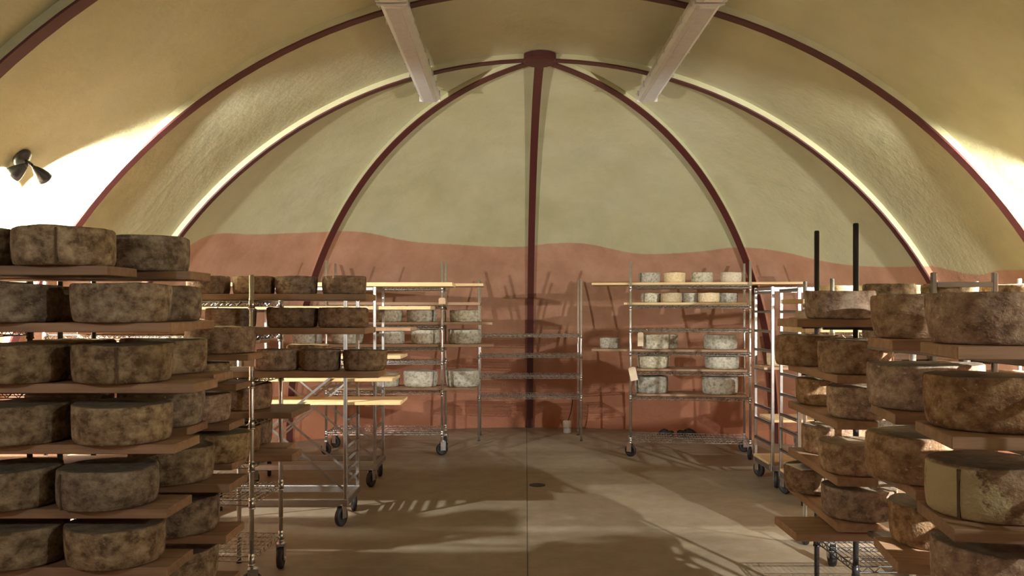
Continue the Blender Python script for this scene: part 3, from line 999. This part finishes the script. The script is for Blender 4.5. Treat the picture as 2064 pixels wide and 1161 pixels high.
for i, z in enumerate(RN_Z):
    board('front board under the biggest wheel, %s tier of the nearest stack' % ORD[i], nrx[i], nrx[i] + 0.45, 2.29, 2.64, z, 0.036, 'oldwood', RA, (nrx[i], 2.29), group='boards of the nearest stack')
    board('rear board, %s tier of nearest stack, behind the biggest wheels' % ORD[i], mdx[i], mdx[i] + 0.41, 2.78, 3.12, z, 0.036, 'oldwood', RA, (mdx[i], 2.78), group='boards of the nearest stack')
    px, dia, h, sh = NR[i]
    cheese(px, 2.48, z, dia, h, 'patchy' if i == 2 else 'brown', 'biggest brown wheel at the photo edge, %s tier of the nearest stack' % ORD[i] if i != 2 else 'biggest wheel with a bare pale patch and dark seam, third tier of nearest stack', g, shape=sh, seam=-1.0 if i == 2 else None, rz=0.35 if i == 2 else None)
    if MD[i]:
        px, dia, h, sh = MD[i]
        cheese(px, 2.99, z, dia, h, 'brown', 'big brown wheel behind the edge one, %s tier of the nearest stack' % ORD[i], g, shape=sh)
cheese(1880, 3.03, 0.640, 0.30, 0.15, 'brown', 'shadowed dark wheel low behind the edge stack, above floor', g, shape=1)

# ------------------------------------------------------------------ paper tags
def paper_tag(label, px, py, Y, w_, h_, mat, tilt=0.0, yaw=0.0):
    t = thing('paper_tag', label, 'tag', tuple(at(px, py, Y)), yaw, 'paper tags on the racks')
    m = Matrix.Rotation(tilt, 4, 'Y')
    c = 0.18 * w_
    mb = MB()
    out = [(-w_ / 2, -h_), (w_ / 2, -h_), (w_ / 2, -c), (w_ / 2 - c, 0), (-w_ / 2 + c, 0), (-w_ / 2, -c)]
    mb.v = [m @ Vector((x, y, z)) for y in (-0.0008, 0.0008) for x, z in out]
    mb.f = [tuple(range(6)), tuple(range(11, 5, -1))] + [(i, 6 + i, 6 + (i + 1) % 6, (i + 1) % 6) for i in range(6)]
    mb.s = [False] * 8
    mb.obj('card', mat, t)
    MB().tube(m @ Vector((0, 0.001, -c * 0.4)), m @ Vector((0, 0.006, 0.02)), 0.0012, 5).obj('string', 'paper', t)
    return t


paper_tag('paper tag tied to the post of tall rack with grey wheels', 891, 600, 8.45, 0.07, 0.066, 'kraft')
paper_tag('paper tag hanging upright beside wheels on the fourth shelf, pale wheel rack', 1291, 670, 8.36, 0.058, 0.140, 'paper')
paper_tag('tilted paper tag dangling from lone post of the pale wheel rack', 1273, 740, 8.34, 0.075, 0.140, 'paper', tilt=-0.22)
paper_tag('kraft paper tag curling off the chrome post near the brown wheels', 506, 702, 4.275, 0.05, 0.095, 'kraft', tilt=0.12, yaw=0.5)
mb = MB()
for i in range(5):
    for j in range(4):
        mb.v.append(Vector((-0.06 + 0.12 * i / 4, -0.085 + 0.17 * j / 3, 0.0012 * math.sin(i * 1.3 + j))))
for i in range(4):
    for j in range(3):
        a = i * 4 + j
        mb.f.append((a, a + 4, a + 5, a + 1))
        mb.s.append(True)
ps = mb.obj('paper_sheet', 'white')
ps.location = (wx(1622, 3.92), 3.92, 0.623 + 0.1275)
ps.rotation_euler = (0, 0, 0.12)
sol = ps.modifiers.new('thickness', 'SOLIDIFY')
sol.thickness = 0.0012
tag(ps, 'white paper slip lying on the lowest rear brown wheel', 'paper')

# ------------------------------------------------------------------ wall lamps
def bell(mb, mtx, L=0.087, r=0.042):
    pr = [(0.010, 0.0), (0.016, 0.005), (0.024, 0.024), (0.033, 0.046), (0.039, 0.068), (r, L), (r - 0.002, L), (0.037, 0.068), (0.031, 0.046), (0.022, 0.025), (0.0, 0.016)]
    mb.lathe(pr, 24, mtx)


def lamp(label, side, Y, z, power, angle=142, beam=0.0):
    """Twin headed flood fixture on the vault; side -1 or +1 from the axis."""
    ph = math.asin(min(1, z / VB))
    p = shell(0, ph)
    n = Vector((p.x - XC, 0, p.z * (VA / VB) ** 2)).normalized()
    c = Vector((XC + side * (p.x - XC), Y, p.z))
    n.x *= side
    root = thing('wall_lamp', label, 'lamp', tuple(c))
    inward = -n
    q = inward.to_track_quat('Z', 'Y').to_matrix().to_4x4()
    MB().lathe([(0.05, 0.0), (0.054, 0.01), (0.047, 0.024), (0.018, 0.032), (0.0, 0.032)], 24, q).obj('canopy', 'lamp_black', root)
    for k, d in enumerate(HEAD_DIRS):
        dv = Vector((d[0] * (-side), d[1], d[2])).normalized()
        base = inward * 0.035
        joint = inward * 0.062 + Vector((0, (-0.035, 0.042)[k], -0.012))
        mid = inward * 0.055 + Vector((0, (-0.016, 0.02)[k], 0.0))
        ar = MB().tube(base, mid, 0.008, 10).tube(mid, joint, 0.008, 10)
        ar.lathe([(0.0, -0.013), (0.011, -0.008), (0.013, 0), (0.011, 0.008), (0.0, 0.013)], 12, Matrix.Translation(joint))
        ar.obj('arm', 'lamp_black', root)
        hm = Matrix.Translation(joint) @ dv.to_track_quat('Z', 'Y').to_matrix().to_4x4()
        sh = MB()
        bell(sh, hm)
        s = sh.obj('lamp_shade', 'lamp_black', root)
        MB().lathe([(0.0, 0.068), (0.02, 0.066), (0.032, 0.058), (0.033, 0.055)], 20, hm).obj('bulb', 'bulb', s)
        ld = bpy.data.lights.new('flood', 'SPOT')
        ld.energy = power * (2.3, 1.0)[k]
        ld.color = LAMP_COLOR
        ld.spot_size = math.radians(angle)
        ld.spot_blend = 0.3
        ld.shadow_soft_size = 0.03
        lo = bpy.data.objects.new('flood', ld)
        COL.objects.link(lo)
        lo.location = c + joint + dv * 0.090
        lo.rotation_euler = dv.to_track_quat('-Z', 'Y').to_euler()
        if beam and k == 1:
            lb = ld.copy()  # extra spot added beside the flood to brighten the aisle floor
            bd = Vector((1.15, 4.75, 0.0)) - lo.location
            lb.energy, lb.spot_size, lb.spot_blend = beam, math.radians(34), 0.85
            bo = bpy.data.objects.new('flood', lb)
            COL.objects.link(bo)
            bo.location = lo.location
            bo.rotation_euler = bd.to_track_quat('-Z', 'Y').to_euler()
    return root


lamp('black twin headed wall lamp blazing on the vault above the tan wheels', -1, 4.37, 2.32, LAMP_POWER)
lamp('black twin headed wall lamp on the opposite vault side, beyond the black posts', 1, 4.30, 2.15, LAMP_POWER)
lamp('black twin headed wall lamp behind the viewer, lamp stack side', -1, 0.0, 2.32, FILL_POWER[0])
lamp('black twin headed wall lamp behind the viewer, black rack side', 1, 0.45, 2.32, FILL_POWER[1], beam=FILL_BEAM)


# ------------------------------------------------------------------ unlit strip lights on the vault
def strip_light(label, x, y0, y1, zb=3.30):
    root = thing('strip_light', label, 'light', (x, y0, zb))
    L, hw = y1 - y0, 0.088
    # channel housing
    MB().cbox((-0.07, 0.02, 0.055), (0.07, L - 0.02, 0.115), 0.006).obj('housing', 'housing', root)
    # trough shaped frosted cover
    sec = [(-hw, 0.06), (-hw, 0.045), (-0.072, 0.012), (-0.05, 0.0), (0.05, 0.0), (0.072, 0.012), (hw, 0.045), (hw, 0.06)]
    mb = MB()
    for y in (0.012, L - 0.012):
        mb.v += [Vector((sx, y, sz)) for sx, sz in sec]
    for k in range(7):
        mb.f.append((k, k + 1, 8 + k + 1, 8 + k))
        mb.s.append(False)
    mb.f += [(7, 6, 5, 4, 3, 2, 1, 0), (8, 9, 10, 11, 12, 13, 14, 15)]
    mb.s += [False, False]
    mb.obj('diffuser', 'diffuser', root)
    MB().cbox((-0.045, 0.05, 0.0015 - 0.004), (0.045, L - 0.05, 0.003), 0.0015).obj('lens_rib', 'diffuser', root)
    for y in (0.0, L - 0.014):
        MB().cbox((-hw - 0.004, y, 0.004), (hw + 0.004, y + 0.014, 0.075), 0.003).obj('end_cap', 'housing', root)
    n = 8
    for k in range(n):
        y = 0.1 + (L - 0.2) * k / (n - 1)
        for s in (-1, 1):
            MB().box((s * (hw + 0.003) - 0.003, y - 0.012, 0.03), (s * (hw + 0.003) + 0.003, y + 0.012, 0.075)).obj('clip', 'chrome', root)
    return root


for x, nm in ((XC - 0.94, 'lamp-side stack'), (XC + 0.94, 'black posts')):
    strip_light('unlit grey strip light reaching to the hub arch, over the %s half' % nm, x, 4.84, 7.10)
    strip_light('unlit grey strip light end cut by the photo top, over the %s half' % nm, x, 2.50, 4.80)

# ------------------------------------------------------------------ small things on the floor
dr = MB().lathe([(0.0, 0.003), (0.05, 0.003), (0.06, 0.005), (0.068, 0.0045), (0.07, 0.001)], 24).obj('floor_drain', 'iron')
dr.location = (wx(1083, 7.01), 7.01, 0)
tag(dr, 'small round dark drain cover set in the concrete floor', 'drain')

jar = thing('floor_jar', 'white lidded jar with clear base standing by the empty rack', 'jar', (wx(1143, 10.0), 10.0, 0))
MB().lathe([(0.0, 0.002), (0.045, 0.0), (0.05, 0.012), (0.05, 0.06), (0.046, 0.07)], 16, cap0=True).obj('base', make_plain('clear_base', (0.8, 0.78, 0.72, 1), 0.15, trans=0.6), jar)
MB().lathe([(0.05, 0.07), (0.052, 0.075), (0.052, 0.14), (0.04, 0.152), (0.0, 0.152)], 16).obj('lid', 'white', jar)
hs = MB()
prev = Vector((0.012, 0, 0.15))
for k in range(1, 9):
    t = k / 8
    p = Vector((0.012 + 0.055 * t + 0.015 * math.sin(t * 3), 0.02 * t, 0.15 + 0.28 * t))
    hs.tube(prev, p, 0.006, 8)
    prev = p
hs.obj('black_tube', 'rubber', jar)  # thin black tube curving up from the lid


def clog(label, px, Y, rz, L, rx=0.0):
    c = thing('rubber_clog', label, 'shoe', (wx(px, Y), Y, 0), rz, 'black clogs by the red wall')
    so, up = MB(), MB()
    secs = [(-0.5, 0.26, 0.0), (-0.42, 0.36, 0.0), (-0.15, 0.34, 0.0), (0.1, 0.4, 0.0), (0.35, 0.42, 0.0), (0.5, 0.22, 0.012)]
    for x, wd, lift in secs:
        for y, z in ((-1, 0), (1, 0), (1, 0.09), (-1, 0.09)):
            so.v.append(Vector((x * L, y * wd * L / 2, (z + lift) * L)))
    for i in range(len(secs) - 1):
        for k in range(4):
            so.f.append((i * 4 + k, i * 4 + (k + 1) % 4, i * 4 + 4 + (k + 1) % 4, i * 4 + 4 + k))
            so.s.append(False)
    so.f += [(3, 2, 1, 0), (20, 21, 22, 23)]
    so.s += [False, False]
    so.obj('sole', 'rubber', c)
    us = [(-0.48, 0.26, 0.34), (-0.36, 0.34, 0.42), (-0.1, 0.33, 0.36), (0.1, 0.38, 0.42), (0.3, 0.4, 0.34), (0.46, 0.26, 0.2)]
    N = 8
    for x, wd, hh in us:
        for k in range(N + 1):
            a = PI * k / N
            up.v.append(Vector((x * L, math.cos(a) * wd * L / 2, (0.085 + math.sin(a) * (hh - 0.08)) * L)))
    for i in range(len(us) - 1):
        for k in range(N):
            a = i * (N + 1) + k
            if i < 2 and 2 <= k <= 5:
                continue                    # open top where the foot goes in
            up.f.append((a, a + 1, a + N + 2, a + N + 1))
            up.s.append(True)
    up.obj('upper', 'rubber', c)
    return c


clog('small black rubber shoe by the wall, toe turned aside, behind pale rack', 1342, 9.78, 2.5, 0.20)
clog('longer black rubber shoe lying flat by the wall, behind pale rack', 1385, 9.70, 0.1, 0.24)
